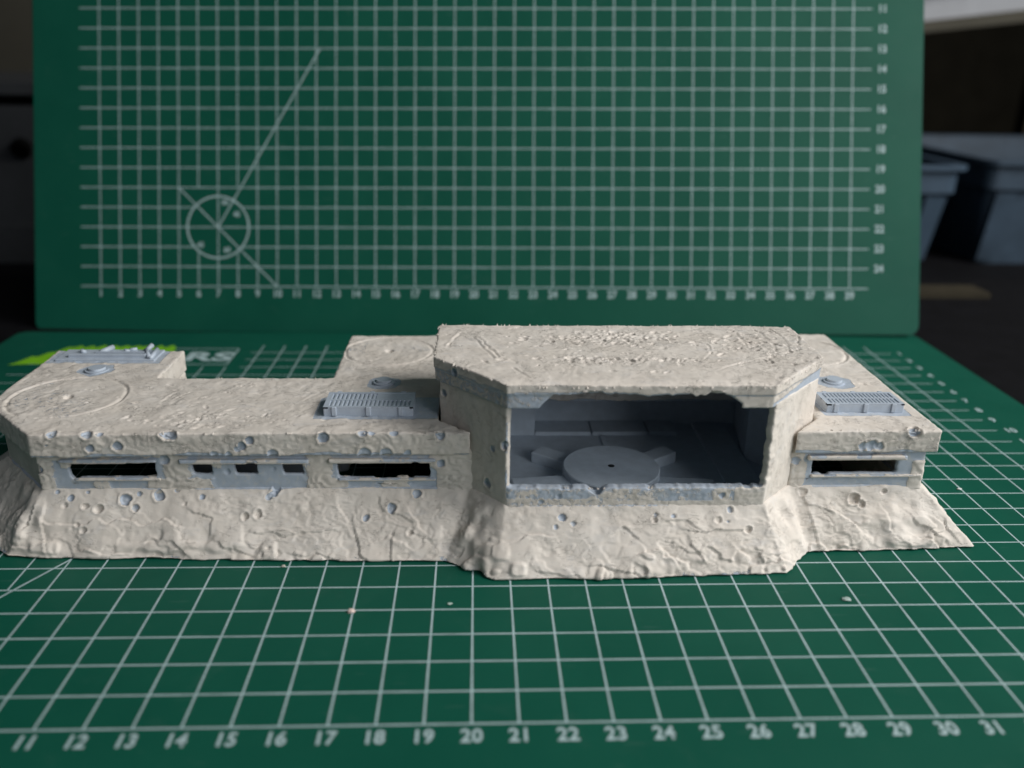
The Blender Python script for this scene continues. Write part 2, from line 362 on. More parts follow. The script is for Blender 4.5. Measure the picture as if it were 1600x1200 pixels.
def pit_disp(P, n, xr, yr, seed, r0=0.025, r1=0.07, dep=0.042):
    g = random.Random(seed); out = np.zeros(len(P))
    order = np.argsort(P[:, 0]); xs = P[order, 0]
    for _ in range(n):
        cx, cy = g.gauss((xr[0] + xr[1]) / 2, (xr[1] - xr[0]) / 4), g.gauss((yr[0] + yr[1]) / 2, (yr[1] - yr[0]) / 4)
        r = g.uniform(r0, r1); an = g.gauss(0, 0.5); e_ = g.uniform(1.2, 3.0)
        i0, i1 = np.searchsorted(xs, (cx - 4 * r, cx + 4 * r)); id_ = order[i0:i1]
        u = (P[id_, 0] - cx) * math.cos(an) + (P[id_, 1] - cy) * math.sin(an); v = -(P[id_, 0] - cx) * math.sin(an) + (P[id_, 1] - cy) * math.cos(an)
        dd = np.sqrt((u / e_) ** 2 + v ** 2) / r
        out[id_] += dep * g.uniform(0.5, 1.2) * (-np.exp(-dd ** 4) + 0.35 * np.exp(-((dd - 1.5) / 0.3) ** 2))
    return out

def layered(P, seed, sc_=1.0):
    """flaps and drag ledges left by a spatula: smooth rise, sudden fall"""
    n = fbm(P, (0.75 * sc_, 1.0 * sc_, 1.5 * sc_), seed, 3) + 0.15 * fbm(P, 4.0, seed + 3, 2)
    t = n * 3.2
    fr = t - np.floor(t)
    return np.where(fr < 0.86, fr / 0.86, (1 - fr) / 0.14)

# ==================================================================== THE BUNKER MODEL
bunker = empty("model_bunker", (20, 9, 0), label="putty covered grey plastic model bunker with gun opening, standing on the green cutting mat", category="model building")
OFF = Vector((20, 9, 0)) * S
def bpart(name, me, mat, parent=None, **kw):
    o = link(name, me, mat, parent or bunker, **kw)
    if parent is None: o.location = -OFF
    return o

# ---- sloped earth bank round the front and both ends
base = [(3.9, 15.0), (3.9, 9.9), (7.2, 6.52), (12.3, 6.32), (19.25, 6.14), (20.6, 5.24), (24.5, 5.27), (28.55, 5.44), (29.5, 6.5), (32.1, 6.52), (34.5, 6.68), (34.6, 17.0)]
top = [(6.0, 14.2), (6.0, 9.65), (8.02, 7.56), (12.3, 7.54), (19.9, 7.52), (20.88, 6.48), (24.5, 6.46), (28.08, 6.5), (29.12, 7.56), (32.1, 7.56), (33.02, 7.68), (33.05, 16.4)]
inn = [(6.5, 14.2), (6.5, 9.8), (8.2, 7.95), (12.3, 7.95), (20.2, 7.95), (21.1, 6.85), (24.5, 6.85), (27.9, 6.85), (28.9, 7.95), (32.1, 7.95), (32.6, 8.0), (32.6, 16.4)]
V, F = [], []
for i in range(len(base)):
    b_, t_, n_ = base[i], top[i], inn[i]
    V += [(b_[0], b_[1], 0.02), (t_[0], t_[1], 1.62), (n_[0], n_[1], 1.62), (n_[0], n_[1], 0.02)]
for i in range(len(base) - 1):
    a, c = 4 * i, 4 * (i + 1)
    for k in range(4):
        l = (k + 1) % 4
        F.append((a + k, c + k, c + l, a + l))
F.append((0, 1, 2, 3)); e = 4 * (len(base) - 1); F.append((e + 3, e + 2, e + 1, e))
me = remesh([(V, F)], 0.038)
P, Nn = get_np(me)
out = sstep(0.0, 0.4, Nn[:, 2] * 0.5 + np.abs(Nn[:, 1]) + 0.3) * (P[:, 1] < 30)
low = 1 - sstep(0.1, 1.1, P[:, 2])
topz = sstep(1.35, 1.6, P[:, 2])
disp = 0.08 * fbm(P, 0.7, 11, 2) * (1 - topz)
lm = sstep(0.05, 0.35, vn(P, 0.7, 72)); disp += (layered(P, 21, 0.8) - 0.5) * (0.012 + 0.05 * low * (0.35 + lm))
disp += (layered(P + 7.7, 33, 1.8) - 0.5) * 0.022 * sstep(0.2, 0.5, vn(P, 0.8, 71)) * (1 - topz)
disp += 0.009 * fbm(P, 3.5, 41, 3) + 0.02 * sstep(0.25, 0.5, vn(P, 1.3, 43)) * fbm(P, 7.0, 44, 2)
disp += 0.06 * low * vn(P, (1.3, 1.3, 0.8), 51)
# vertical pull marks
disp += 0.014 * vn(P, (4.0, 4.0, 0.5), 61) * sstep(0.7, 1.1, P[:, 2]) * (1 - topz)
# folds in the corner left of the tower and on the far left corner
fold = np.exp(-((P[:, 0] - 20.1) / 0.55) ** 2) + np.exp(-((P[:, 0] - 7.6) / 0.8) ** 2) + 0.7 * np.exp(-((P[:, 0] - 28.9) / 0.6) ** 2)
disp += 0.11 * fold * vn(P + 3.1, (3.0, 3.0, 0.9), 81) * (1 - topz)
# loose lumps along the lower right bank
disp += 0.10 * sstep(29.6, 31.0, P[:, 0]) * fbm(P, 1.7, 91, 2) * (1 - topz)
disp += fold_disp(P, FOLDS, 0.046) * (1 - topz) * (P[:, 1] < 9)
rim_lump = sstep(0.25, 0.6, vn(P, (2.2, 2.2, 2.5), 95)) * low
disp += 0.07 * rim_lump
bare = 0.55 * sstep(0.35, 0.6, vn(P, (2.0, 2.0, 3.0), 98)) * (1 - sstep(0.05, 0.3, P[:, 2]))
bare = bare + 0.75 * sstep(1.56, 1.62, P[:, 2] + 0.05 * vn(P, 1.5, 99)) * ((P[:, 0] < 19) | (P[:, 0] > 29.8)) + 0.55 * sstep(1.5, 1.6, P[:, 2]) * (P[:, 0] > 21.2) * (P[:, 0] < 25.5)
endf = sstep(33.6, 34.2, P[:, 0]) * (P[:, 1] < 8)
disp *= 1 - 0.8 * endf
disp, bare = craters(P, CR_BANK, disp, bare)
P = P + Nn * disp[:, None]
P[:, 2] = np.maximum(P[:, 2], 0.045 + 0.035 * vn(P, (1.7, 1.7, 0.01), 97))
set_np(me, P, bare)
bpart("earth_bank", me, M_BANK)

# ---- low walls (recessed, with firing slits)
W = [(8.83, 11.2, 1.93, 2.46), (12.18, 12.73, 2.03, 2.42), (13.36, 13.98, 2.03, 2.42), (14.68, 15.27, 2.03, 2.42), (16.21, 18.8, 1.90, 2.46)]
WR = [(29.75, 32.23, 1.98, 2.52)]
def slit_wall(x0, x1, y, th, z0, z1, holes):
    out_ = []
    zs = min(h[2] for h in holes); zt = max(h[3] for h in holes)
    out_.append(box(x0, x1, y, y + th, z0, zs)); out_.append(box(x0, x1, y, y + th, zt - 0.01, z1))
    xs = x0
    for (a, b_, c, d) in holes:
        out_.append(box(xs, a, y, y + th, zs - 0.05, zt + 0.05))
        if c > zs: out_.append(box(a - 0.05, b_ + 0.05, y, y + th, zs - 0.05, c))
        if d < zt: out_.append(box(a - 0.05, b_ + 0.05, y, y + th, d, zt + 0.05))
        xs = b_
    out_.append(box(xs, x1, y, y + th, zs - 0.05, zt + 0.05))
    return out_
def finish_wall(parts, kind):
    me = remesh(parts, 0.04)
    P, Nn = get_np(me)
    x, y, z = P.T
    disp = 0.012 * fbm(P, 3.0, 5, 3)
    front = y < 7.7
    if kind == 'left':
        patches = sstep(0.02, 0.2, fbm(P, (1.1, 1.0, 1.6), 207, 3))
        blk = np.exp(-((x - 11.75) / 0.42) ** 2) + np.exp(-((x - 15.72) / 0.42) ** 2) + np.exp(-((x - 8.1) / 0.35) ** 2) + sstep(18.85, 19.1, x)
        put = np.clip(patches * 0.6 + blk * 1.0, 0, 1)
        bare = np.where(front, 1 - put, 0.1)
        disp += np.where(front, 0.035 * put * (0.5 + layered(P, 400, 1.3)), 0)
        disp += sstep(19.0, 19.7, x) * 0.05
    else:
        put = np.clip(np.exp(-((x - 29.2) / 0.3) ** 2) + sstep(32.55, 32.75, x) * (z < 2.4) + 0.3 * sstep(0.1, 0.3, fbm(P, 1.3, 9, 2)), 0, 1)
        bare = np.where(front, 1 - put, 0.1)
        disp += np.where(front, 0.035 * put * (0.5 + layered(P, 410, 1.3)), 0)
    # nicks broken out of the slit edges
    for hx0, hx1, hz0, hz1 in (W if kind == 'left' else WR):
        near = (x > hx0 - 0.15) & (x < hx1 + 0.15) & (np.minimum(np.abs(z - hz0), np.abs(z - hz1)) < 0.13)
        nick = sstep(0.35, 0.6, vn(P, (4.2, 0.01, 2.0), 300)) * near
        s_ = np.where(z > (hz0 + hz1) / 2, 1, -1)
        P[:, 2] += s_ * 0.07 * nick
        jag = ((np.abs(x - hx0) < 0.12) | (np.abs(x - hx1) < 0.12)) & (z > hz0 - .05) & (z < hz1 + .05)
        P[:, 0] += np.where(jag, 0.03 * vn(P, (0.01, 0.01, 9.0), 310), 0)
    disp, bare = craters(P, CR_WALL, disp, bare)
    P = P + Nn * disp[:, None]
    set_np(me, P, bare)
    return me
left_parts = slit_wall(8.0, 20.0, 7.56, 0.16, 0.3, 2.76, W)
left_parts += [wall_seg((6.02, 14.15), (6.02, 9.65), -0.3, 0.02, 2.76)[0:2]] if False else []
me = finish_wall(left_parts, 'left')
bpart("slit_wall", me, M_BANK)
me = finish_wall(slit_wall(29.1, 33.0, 7.58, 0.16, 0.3, 2.76, WR), 'right')
bpart("slit_wall", me, M_BANK)

# end walls and back walls
def putty_solid(parts, voxel, seed, amp=0.02, barev=0.0, extra=None):
    me = remesh(parts, voxel)
    P, Nn = get_np(me)
    disp = amp * fbm(P, 1.6, seed, 4) + 0.4 * amp * fbm(P, 6, seed + 9, 2)
    bare = np.full(len(P), float(barev))
    if extra: disp, bare = extra(P, Nn, disp, bare)
    P = P + Nn * disp[:, None]
    set_np(me, P, bare)
    return me
bpart("end_wall", putty_solid([wall_seg((8.0, 7.6), (6.05, 9.65), -0.3, 0.3, 2.76), wall_seg((6.05, 9.6), (6.05, 14.2), -0.3, 0.3, 2.76)], 0.07, 3), M_BANK)
bpart("end_wall", putty_solid([wall_seg((33.0, 7.62), (33.0, 16.4), 0.3, 0.3, 2.76)], 0.07, 4), M_BANK)
bpart("back_wall", putty_solid([wall_seg((5.9, 14.3), (9.99, 14.3), -0.3, 0.02, 2.7), wall_seg((9.99, 14.3), (9.99, 11.6), -0.3, 0.02, 2.7), wall_seg((9.99, 11.62), (15.55, 11.62), -0.3, 0.02, 2.7),
      wall_seg((15.55, 11.62), (15.55, 16.0), -0.3, 0.02, 2.7), wall_seg((15.55, 16.0), (33.1, 16.3), -0.3, 0.02, 2.7)], 0.08, 5, 0.02, 0.0, lambda P, Nn, d_, b_: (d_, np.where(Nn[:, 1] < -0.5, 1.0, b_))), M_ROOF)

# ---- lintels over the slits and sills under them
def bar_mesh(x0, x1, y0, y1, z0, z1, seed, nicks=0.6):
    me = remesh([box(x0, x1, y0, y1, z0, z1)], 0.03)
    P, Nn = get_np(me)
    disp = 0.008 * fbm(P, 5, seed, 3)
    nk = sstep(0.35, 0.6, vn(P, (3.3, 0.3, 0.3), seed + 4))
    low_ = P[:, 2] < (z0 + z1) / 2
    P[:, 2] += np.where(low_, 0.055 * nicks * nk, -0.015 * nk)
    P = P + Nn * disp[:, None]
    bare = 0.65 - 0.35 * sstep(-0.1, 0.3, fbm(P, 2.2, seed + 7, 3)) - 0.25 * (P[:, 2] < z0 + 0.05)
    set_np(me, P, bare)
    return me
for k, (x0, x1, z0) in enumerate([(8.6, 11.25, 2.42), (11.88, 15.42, 2.40), (15.98, 18.95, 2.41), (29.55, 32.4, 2.47)]):
    bpart("lintel", bar_mesh(x0, x1, 7.42, 7.60, z0 - 0.01, z0 + 0.12, 500 + 11 * k), M_BANK)
for k, (x0, x1, z1) in enumerate([(8.95, 11.3, 1.95), (16.2, 18.95, 1.92), (29.7, 32.95, 1.98)]):
    me = bar_mesh(x0, x1, 7.50, 7.60, z1 - 0.11, z1 - 0.02, 560 + 11 * k, 0.0)
    bpart("sill", me, M_BANK)

# ---- low roof slab
chl, chr_ = [(19.95, 7.38), (19.0, 8.3), (19.0, 11.3)], [(29.08, 7.42), (29.98, 8.35), (29.98, 11.3)]
A_ = prism([(8.02, 7.26), (12.3, 7.36), chl[0], chl[1], chl[2], (18.9, 11.68), (9.99, 11.68), (10.0, 14.32), (5.72, 14.32), (5.84, 9.5)], 2.68, 3.37)
B_ = prism([(15.5, 11.0), (19.0, 11.0), (30.0, 11.0), (33.28, 11.0), (33.3, 16.45), (15.5, 16.1)], 2.68, 3.37)
B0 = prism([(15.5, 11.35), (33.28, 11.35), (33.3, 16.45), (15.5, 16.1)], 2.68, 3.37)
C_ = prism([chr_[0], (33.26, 7.46), (33.28, 12.0), (29.98, 12.0), chr_[1]], 2.68, 3.37)
me = remesh([A_, B0, C_], 0.038)
P, Nn = get_np(me)
x, y, z = P.T
up = sstep(0.5, 0.9, Nn[:, 2]); fr = sstep(0.5, 0.9, -Nn[:, 1])
disp = 0.022 * fbm(P, 1.0, 601, 4)
disp += (layered(P, 611, 1.0) - 0.5) * 0.014 * (0.25 + sstep(0.1, 0.5, vn(P, 0.5, 612)))
disp += 0.022 * sstep(0.1, 0.5, vn(P, 0.6, 621)) * fbm(P, 6, 620, 3)
disp += fr * ((layered(P, 630, 1.6) - 0.5) * 0.02)
disp += up * cut_disp(P, CUTS_LOW, 0.012) + up * (pit_disp(P, 60, (10.5, 14.5), (7.6, 9.0), 11, 0.02, 0.06, 0.035) + pit_disp(P, 60, (6.5, 19), (7.6, 13), 12, 0.02, 0.05, 0.03) + pit_disp(P, 40, (30, 33.2), (7.6, 14), 13, 0.02, 0.05, 0.03))
rag = np.clip(1 - np.abs(z - 3.37) / 0.12, 0, 1)
disp += 0.025 * rag * fbm(P, 2.5, 640, 3)
bare = 0.28 * sstep(0.1, 0.4, fbm(P, (0.9, 0.9, 1), 650, 4)) * up
# plastic shows along the underside edge of the slab
bare = np.maximum(bare, 0.9 * fr * (1 - sstep(0.02, 0.11, z - 2.68 - 0.08 * vn(P, (1.6, 0.1, 0.1), 655))))
for (cx, cy, r) in [(7.92, 10.0, 1.62), (17.05, 14.35, 1.5), (31.7, 14.4, 1.5)]:
    d = np.hypot(x - cx, y - cy) + 0.02 * vn(P, 3, 660)
    disp += up * (-0.04 * np.exp(-((d - r) / 0.045) ** 2) + 0.018 * np.exp(-((d - r - 0.10) / 0.05) ** 2))
    disp += up * 0.015 * (d < r)
    hole = np.exp(-(np.hypot((x - cx), (y - cy)) / 0.11) ** 4)
    disp -= up * 0.26 * hole
    bare = np.maximum(bare, 0.42 * up * (d < r) * sstep(0.0, 0.4, fbm(P, 0.8, 662, 3)))
for (x0, y0, r) in [(7.84, 12.32, 0.6), (17.17, 11.24, 0.55), (31.66, 11.33, 0.6)]:
    d = np.hypot(x - x0, y - y0)
    bare = np.maximum(bare, up * (1 - sstep(r * 0.8, r * 1.1, d + 0.12 * vn(P, 3, 671))))
# plastic around the vents and the plate
for (x0, x1, y0, y1) in [(15.5, 19.0, 8.4, 9.9), (30.35, 32.85, 8.6, 9.75), (5.9, 9.5, 13.1, 14.4)]:
    dx = np.maximum(np.maximum(x0 - x, x - x1), 0); dy = np.maximum(np.maximum(y0 - y, y - y1), 0)
    bare = np.maximum(bare, up * (1 - sstep(0.02, 0.12, np.hypot(dx, dy))) * 0.85)
disp, bare = craters(P, CR_SLAB, disp, bare)
P = P + Nn * disp[:, None]
set_np(me, P, bare)
bpart("wing_roof", me, M_ROOF)

# ---- tower walls (three sides, front is open above the sill)
def tower_extra(P, Nn, disp, bare):
    x, y, z = P.T
    inside = ((Nn[:, 1] > 0.3) & (y < 8.6)) | ((y > 6.7) & (x > 19.3) & (x < 29.7) & (np.abs(Nn[:, 2]) < 0.7) & (((x < 22) & (Nn[:, 0] > 0.3)) | ((x > 27) & (Nn[:, 0] < -0.3))))
    bare[:] = 0.1
    # sill band: thin bluish smear
    sill = (Nn[:, 1] < -0.5) & (np.abs(Nn[:, 0]) < 0.55) & (y < 7.0)
    bare = np.where(sill & (z > 1.7), 0.55 + 0.3 * fbm(P, 2.0, 701, 3), bare)
    bare = np.where(sill & (z < 1.78) & (x < 24), 0.45, bare)
    bare = np.where((Nn[:, 2] > 0.4) & (y < 7), 0.85, bare)
    bare = np.where(sill & (x > 27.2), 0.0, bare)
    disp += np.where(sill & (z > 1.5), 0.02 * (layered(P, 706, 3) - .5), 0)
    # jagged edges of the opening, including one bite in the sill
    bite = np.exp(-((x - 23.38) / 0.17) ** 2) * 0.26 + 0.05 * sstep(0.2, 0.6, vn(P, (3.0, 0.1, 0.1), 720)) + 0.03 * vn(P, (9.0, 3, 0.1), 721)
    top_ = sstep(1.9, 2.15, z) * (y < 7.0) * (x > 21.0) * (x < 27.95) * (z < 2.4)
    P[:, 2] -= top_ * bite
    edge_r = (np.abs(x - 28.0) < 0.25) & (y < 6.95) & (z > 2.3)
    P[:, 0] += edge_r * (0.025 * vn(P, (0.1, 0.1, 3.0), 730) + 0.02 * vn(P, (0.1, 0.1, 9.0), 731))
    disp += 0.02 * fbm(P, 2.5, 740, 3) * (~inside)
    disp = np.where(inside, 0.002 * vn(P, 3, 1), disp)
    bare = np.where(inside, 1.0, bare)
    disp, bare = craters(P, CR_CH + CR_SILL, disp, bare)
    return disp, bare
tw = [box(20.95, 28.03, 6.46, 6.75, 0.4, 2.13),
      prism([(20.9, 6.48), (21.02, 6.62), (19.3, 8.6), (19.3, 11.5), (19.06, 11.5), (19.06, 8.42)], 0.4, 4.6),
      prism([(28.03, 6.48), (29.9, 8.42), (29.9, 11.5), (29.66, 11.5), (29.66, 8.6), (27.9, 6.64)], 0.4, 4.6),
      prism([(21.05, 6.5), (21.05, 6.9), (20.6, 7.2), (20.75, 6.65)], 0.4, 2.05),
      prism([(27.9, 6.5), (28.15, 6.65), (28.3, 7.2), (27.85, 6.9)], 0.4, 2.05)]
bpart("tower_wall", putty_solid(tw, 0.04, 700, 0.012, 0.1, tower_extra), M_BANK)
bpart("tower_back_wall", mesh_np("tower_back_wall", *box(19.1, 29.85, 11.42, 11.62, 2.9, 4.62), smooth=False), M_PLASTIC_LIFTED)

# ---- tower roof slab
T = [(18.92, 11.55), (18.91, 8.45), (20.88, 6.33), (27.94, 6.35), (29.98, 8.48), (30.02, 11.5)]
ring_l = prism([(18.94, 11.5), (18.94, 8.47), (20.9, 6.36), (21.75, 6.36), (21.35, 6.85), (19.4, 8.8), (19.4, 11.5)], 4.5, 4.95)
ring_r = prism([(27.05, 6.38), (27.92, 6.38), (29.96, 8.5), (29.98, 11.5), (29.5, 11.5), (29.5, 8.8), (27.6, 6.95)], 4.5, 4.95)
wedge_l = hull([(20.9, 6.36, 4.5), (21.7, 6.36, 4.5), (21.7, 6.8, 4.5), (20.9, 6.8, 4.5)], [(20.9, 6.36, 4.95), (22.15, 6.36, 4.95), (22.15, 6.8, 4.95), (20.9, 6.8, 4.95)])
wedge_r = hull([(27.2, 6.38, 4.55), (27.92, 6.38, 4.55), (27.92, 6.8, 4.55), (27.2, 6.8, 4.55)], [(26.6, 6.38, 4.95), (27.92, 6.38, 4.95), (27.92, 6.8, 4.95), (26.6, 6.8, 4.95)])
me = remesh([prism(T, 4.9, 5.2), ring_l, ring_r, wedge_l, wedge_r, box(19.2, 29.7, 11.2, 11.5, 4.5, 4.95)], 0.033)
P, Nn = get_np(me)
x, y, z = P.T
up = sstep(0.5, 0.9, Nn[:, 2])
fr = (Nn[:, 1] < -0.3)
disp = 0.02 * fbm(P, 1.1, 801, 3) + 0.005 * fbm(P, 6, 803, 3)
disp += (layered(P, 811, 0.9) - 0.5) * 0.010
rough_zone = np.exp(-((y - 9.8) / 0.55) ** 2) * sstep(21.2, 22.5, x) * (1 - sstep(25.8, 27.0, x)) + np.exp(-((y - 8.2) / 0.4) ** 2) * sstep(21.8, 22.8, x) * (1 - sstep(25.6, 26.6, x)) + 1.1 * sstep(27.4, 28.3, x)
disp -= up * rough_zone * 0.05 * sstep(0.45, 0.7, vn(P, (5, 8, 6), 821))
disp += up * rough_zone * 0.012 * fbm(P, 5, 825, 2)
disp += up * cut_disp(P, CUTS, 0.016)
disp += up * (pit_disp(P, 130, (22.0, 26.3), (9.6, 10.9), 1) + pit_disp(P, 60, (21.8, 26.5), (8.0, 8.5), 2) + pit_disp(P, 55, (27.0, 29.6), (8.0, 11.2), 3) + pit_disp(P, 50, (19.3, 28), (7.0, 11.3), 4, 0.02, 0.05))
th = np.arctan2(y - 8.2, x - 26.6); rr = np.hypot(y - 8.2, x - 26.6)
rag = np.clip(1 - np.abs(z - 5.2) / 0.15, 0, 1)
side = 1 - up
disp += 0.035 * rag * (0.3 + side) * fbm(P, 3.0, 840, 3)
# round the front edge over
rnd = np.clip((6.75 - y) / 0.4, 0, 1) * up
P[:, 2] -= rnd ** 2 * 0.10
under = fr & (z < 5.0)
P[:, 2] += np.where((z < 4.97) & (x > 22.2) & (x < 26.6) & (y < 7.0), 0.06 * vn(P, (2.3, .1, .1), 850) + 0.03 * vn(P, (8, .1, .1), 851), 0)
bare = np.full(len(P), 0.06)
bare = np.where(fr & (z < 4.98 + 0.06 * vn(P, 3, 860)) & (x < 23), 0.62, bare)
bare = np.where((Nn[:, 0] < -0.3) & (z < 4.95), 0.5, bare)
bare = np.where((Nn[:, 0] > 0.3) & (x > 27.5) & (z < 4.62 + 0.16 * (x - 27.9) + 0.05 * vn(P, 2, 861)) , 1.0, bare)
smooth_r = (Nn[:, 0] > 0.3) & (x > 27.5) & (z < 4.6 + 0.16 * (x - 27.9))
disp = np.where(smooth_r, -0.01, disp)
bare = np.where(Nn[:, 2] < -0.3, 0.8, bare)
disp, bare = craters(P, CR_CH, disp, bare)
P = P + Nn * disp[:, None]
set_np(me, P, bare)
wk = me.attributes.new("worked", "FLOAT", "POINT"); wk.data.foreach_set("value", np.clip(rough_zone * up * 0.9, 0, 1).astype(np.float32))
bpart("tower_roof", me, M_ROOF)
# burrs of dried putty standing on the edges
rnd_ = random.Random(4)
def burrs(n, pts, zz):
    V, F = [], []
    for _ in range(n):
        i = rnd_.randrange(len(pts) - 1); t = rnd_.random()
        a, b_ = pts[i], pts[i + 1]
        x_ = a[0] + (b_[0] - a[0]) * t; y_ = a[1] + (b_[1] - a[1]) * t
        s_ = rnd_.uniform(0.015, 0.045); o_ = len(V)
        top_ = (x_ + rnd_.uniform(-.05, .05), y_ + rnd_.uniform(-.04, .04), zz + rnd_.uniform(0.02, 0.06))
        for k in range(5):
            an = k * 1.2566
            V.append((x_ + s_ * math.cos(an), y_ + s_ * math.sin(an), zz - 0.03))
        V.append(top_)
        F += [(o_ + k, o_ + (k + 1) % 5, o_ + 5) for k in range(5)]
    return V, F
Vb, Fb = join([burrs(30, [T[0], T[1], T[2]], 5.19), burrs(50, [T[0], T[5]], 5.19), burrs(40, [T[2], T[3], T[4]], 5.12), burrs(22, [(8.0, 7.32), (19.3, 7.42)], 3.37), burrs(30, [(10, 11.6), (15.5, 11.6)], 3.37), burrs(40, [(21, 6.52), (28, 6.52)], 2.1), burrs(20, [(29.2, 7.5), (33.2, 7.5)], 3.37)])
me = mesh_np("putty_burrs", Vb, Fb)
a = me.attributes.new('bare', 'FLOAT', 'POINT')
bpart("putty_burrs", me, M_ROOF, kind="stuff")

# ---- inside of the tower
inner = M_PLASTIC_LIFTED
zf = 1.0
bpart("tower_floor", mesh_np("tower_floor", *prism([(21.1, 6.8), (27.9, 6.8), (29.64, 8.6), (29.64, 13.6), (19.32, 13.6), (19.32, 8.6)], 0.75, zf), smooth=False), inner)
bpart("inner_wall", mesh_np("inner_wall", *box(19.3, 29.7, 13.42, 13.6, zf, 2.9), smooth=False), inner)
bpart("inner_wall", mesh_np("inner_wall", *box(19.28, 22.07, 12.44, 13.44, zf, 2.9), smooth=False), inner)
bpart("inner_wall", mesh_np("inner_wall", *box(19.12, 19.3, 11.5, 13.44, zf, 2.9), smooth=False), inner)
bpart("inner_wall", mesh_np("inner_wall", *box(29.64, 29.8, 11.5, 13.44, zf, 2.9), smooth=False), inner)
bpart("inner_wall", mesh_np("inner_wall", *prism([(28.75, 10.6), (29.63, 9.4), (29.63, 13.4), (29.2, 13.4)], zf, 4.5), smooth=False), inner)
def bevel_box(x0, x1, y0, y1, z0, z1, w=0.03):
    bm = bmesh.new()
    V, F = box(x0, x1, y0, y1, z0, z1)
    vs = [bm.verts.new(v) for v in V]
    for f in F: bm.faces.new([vs[i] for i in f])
    bmesh.ops.recalc_face_normals(bm, faces=bm.faces)
    bmesh.ops.bevel(bm, geom=list(bm.edges), offset=w, segments=2, affect='EDGES', profile=0.5)
    me = bpy.data.meshes.new("b"); bm.to_mesh(me); bm.free()
    me.transform(Matrix.Scale(S, 4))
    return me
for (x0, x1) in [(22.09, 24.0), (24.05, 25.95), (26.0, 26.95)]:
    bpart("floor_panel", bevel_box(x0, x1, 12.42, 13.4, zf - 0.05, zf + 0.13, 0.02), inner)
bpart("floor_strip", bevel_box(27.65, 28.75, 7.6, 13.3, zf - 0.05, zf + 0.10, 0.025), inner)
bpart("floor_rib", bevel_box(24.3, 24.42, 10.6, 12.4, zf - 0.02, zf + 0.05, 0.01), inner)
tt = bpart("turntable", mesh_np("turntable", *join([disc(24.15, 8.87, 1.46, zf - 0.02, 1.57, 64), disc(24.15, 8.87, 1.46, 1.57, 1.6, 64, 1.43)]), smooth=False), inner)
V_, F_ = disc(24.15, 8.87, 0.10, 1.601, 1.604, 20)
M_DARK = plain("painted_recess_shade", (0.02, 0.022, 0.026), 0.6, 0.3)  # flat dark disc carries the shade of the pivot hole in its colour
link("pivot_hole_shade", mesh_np("pivot_hole_shade", V_, F_, smooth=False), M_DARK, tt)
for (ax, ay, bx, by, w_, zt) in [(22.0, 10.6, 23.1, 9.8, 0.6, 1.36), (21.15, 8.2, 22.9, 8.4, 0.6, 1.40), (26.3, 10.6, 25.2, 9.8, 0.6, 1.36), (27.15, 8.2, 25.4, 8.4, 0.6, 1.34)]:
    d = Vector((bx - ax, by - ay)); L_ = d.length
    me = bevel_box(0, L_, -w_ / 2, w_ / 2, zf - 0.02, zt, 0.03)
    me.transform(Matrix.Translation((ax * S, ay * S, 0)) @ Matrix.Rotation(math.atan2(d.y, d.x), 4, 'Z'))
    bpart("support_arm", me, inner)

# ---- vents on the wing roofs
slat_me = bevel_box(-0.035, 0.035, -0.17, 0.17, 0, 0.05, 0.012)
tab_me = bevel_box(-0.07, 0.07, -0.05, 0.02, -0.24, 0.035, 0.02)
def vent(x0, x1, y0, y1, rows, label=None):
    z0, z1 = 3.36, 3.63
    cx, cy = (x0 + x1) / 2, (y0 + y1) / 2
    body = bpart("vent", bevel_box(x0, x1, y0, y1, z0 - 0.02, z1 - 0.02, 0.03), M_PLASTIC)
    if label: body['label'] = label
    ym = (y0 + y1) / 2
    rims = [box(x0, x1, y0, y0 + 0.10, z1 - 0.03, z1 + 0.02), box(x0, x1, y1 - 0.10, y1, z1 - 0.03, z1 + 0.02), box(x0, x0 + 0.14, y0, y1, z1 - 0.03, z1 + 0.017), box(x1 - 0.10, x1, y0, y1, z1 - 0.03, z1 + 0.017), box(x0, x1, ym - 0.035, ym + 0.035, z1 - 0.03, z1 + 0.014)]
    link("vent_rim", mesh_np("vent_rim", *join(rims), smooth=False), M_PLASTIC, body)
    n = 18
    hl = (y1 - y0) / 2 - 0.15
    for r, yc in enumerate((ym - (y1 - y0) / 4 + 0.035, ym + (y1 - y0) / 4 - 0.035)):
        for k in range(n):
            if r == 1 and k > rows: continue
            s_ = link("slat", slat_me, M_PLASTIC, body)
            s_.location = Vector((x0 + 0.24 + (x1 - x0 - 0.44) * k / (n - 1), yc, z1 - 0.035)) * S
            s_.scale = (1, hl / 0.34 * 1.0, 1)
            s_.rotation_euler = (0, 0, 0.0)
    if rows < n - 1:
        xa = x0 + 0.24 + (x1 - x0 - 0.44) * (rows + 0.6) / (n - 1)
        link("cover_plate", bevel_box(xa, x1 - 0.08, ym + 0.02, y1 - 0.06, z1 - 0.03, z1 + 0.012, 0.01), M_PLASTIC, body)
    for fx in (0.12, 0.5, 0.86):
        for yy, fl in ((y0, 1), (y1, -1)):
            t_ = link("vent_lug", tab_me, M_PLASTIC, body)
            t_.location = Vector((x0 + (x1 - x0) * fx, yy, z1)) * S
            if fl < 0: t_.rotation_euler = (0, 0, math.pi)
    return body
vent(15.72, 18.28, 8.55, 9.72, 9, "raised louvre with part of its back row filled in, left of the tower")
vent(30.42, 32.75, 8.78, 9.75, 17)

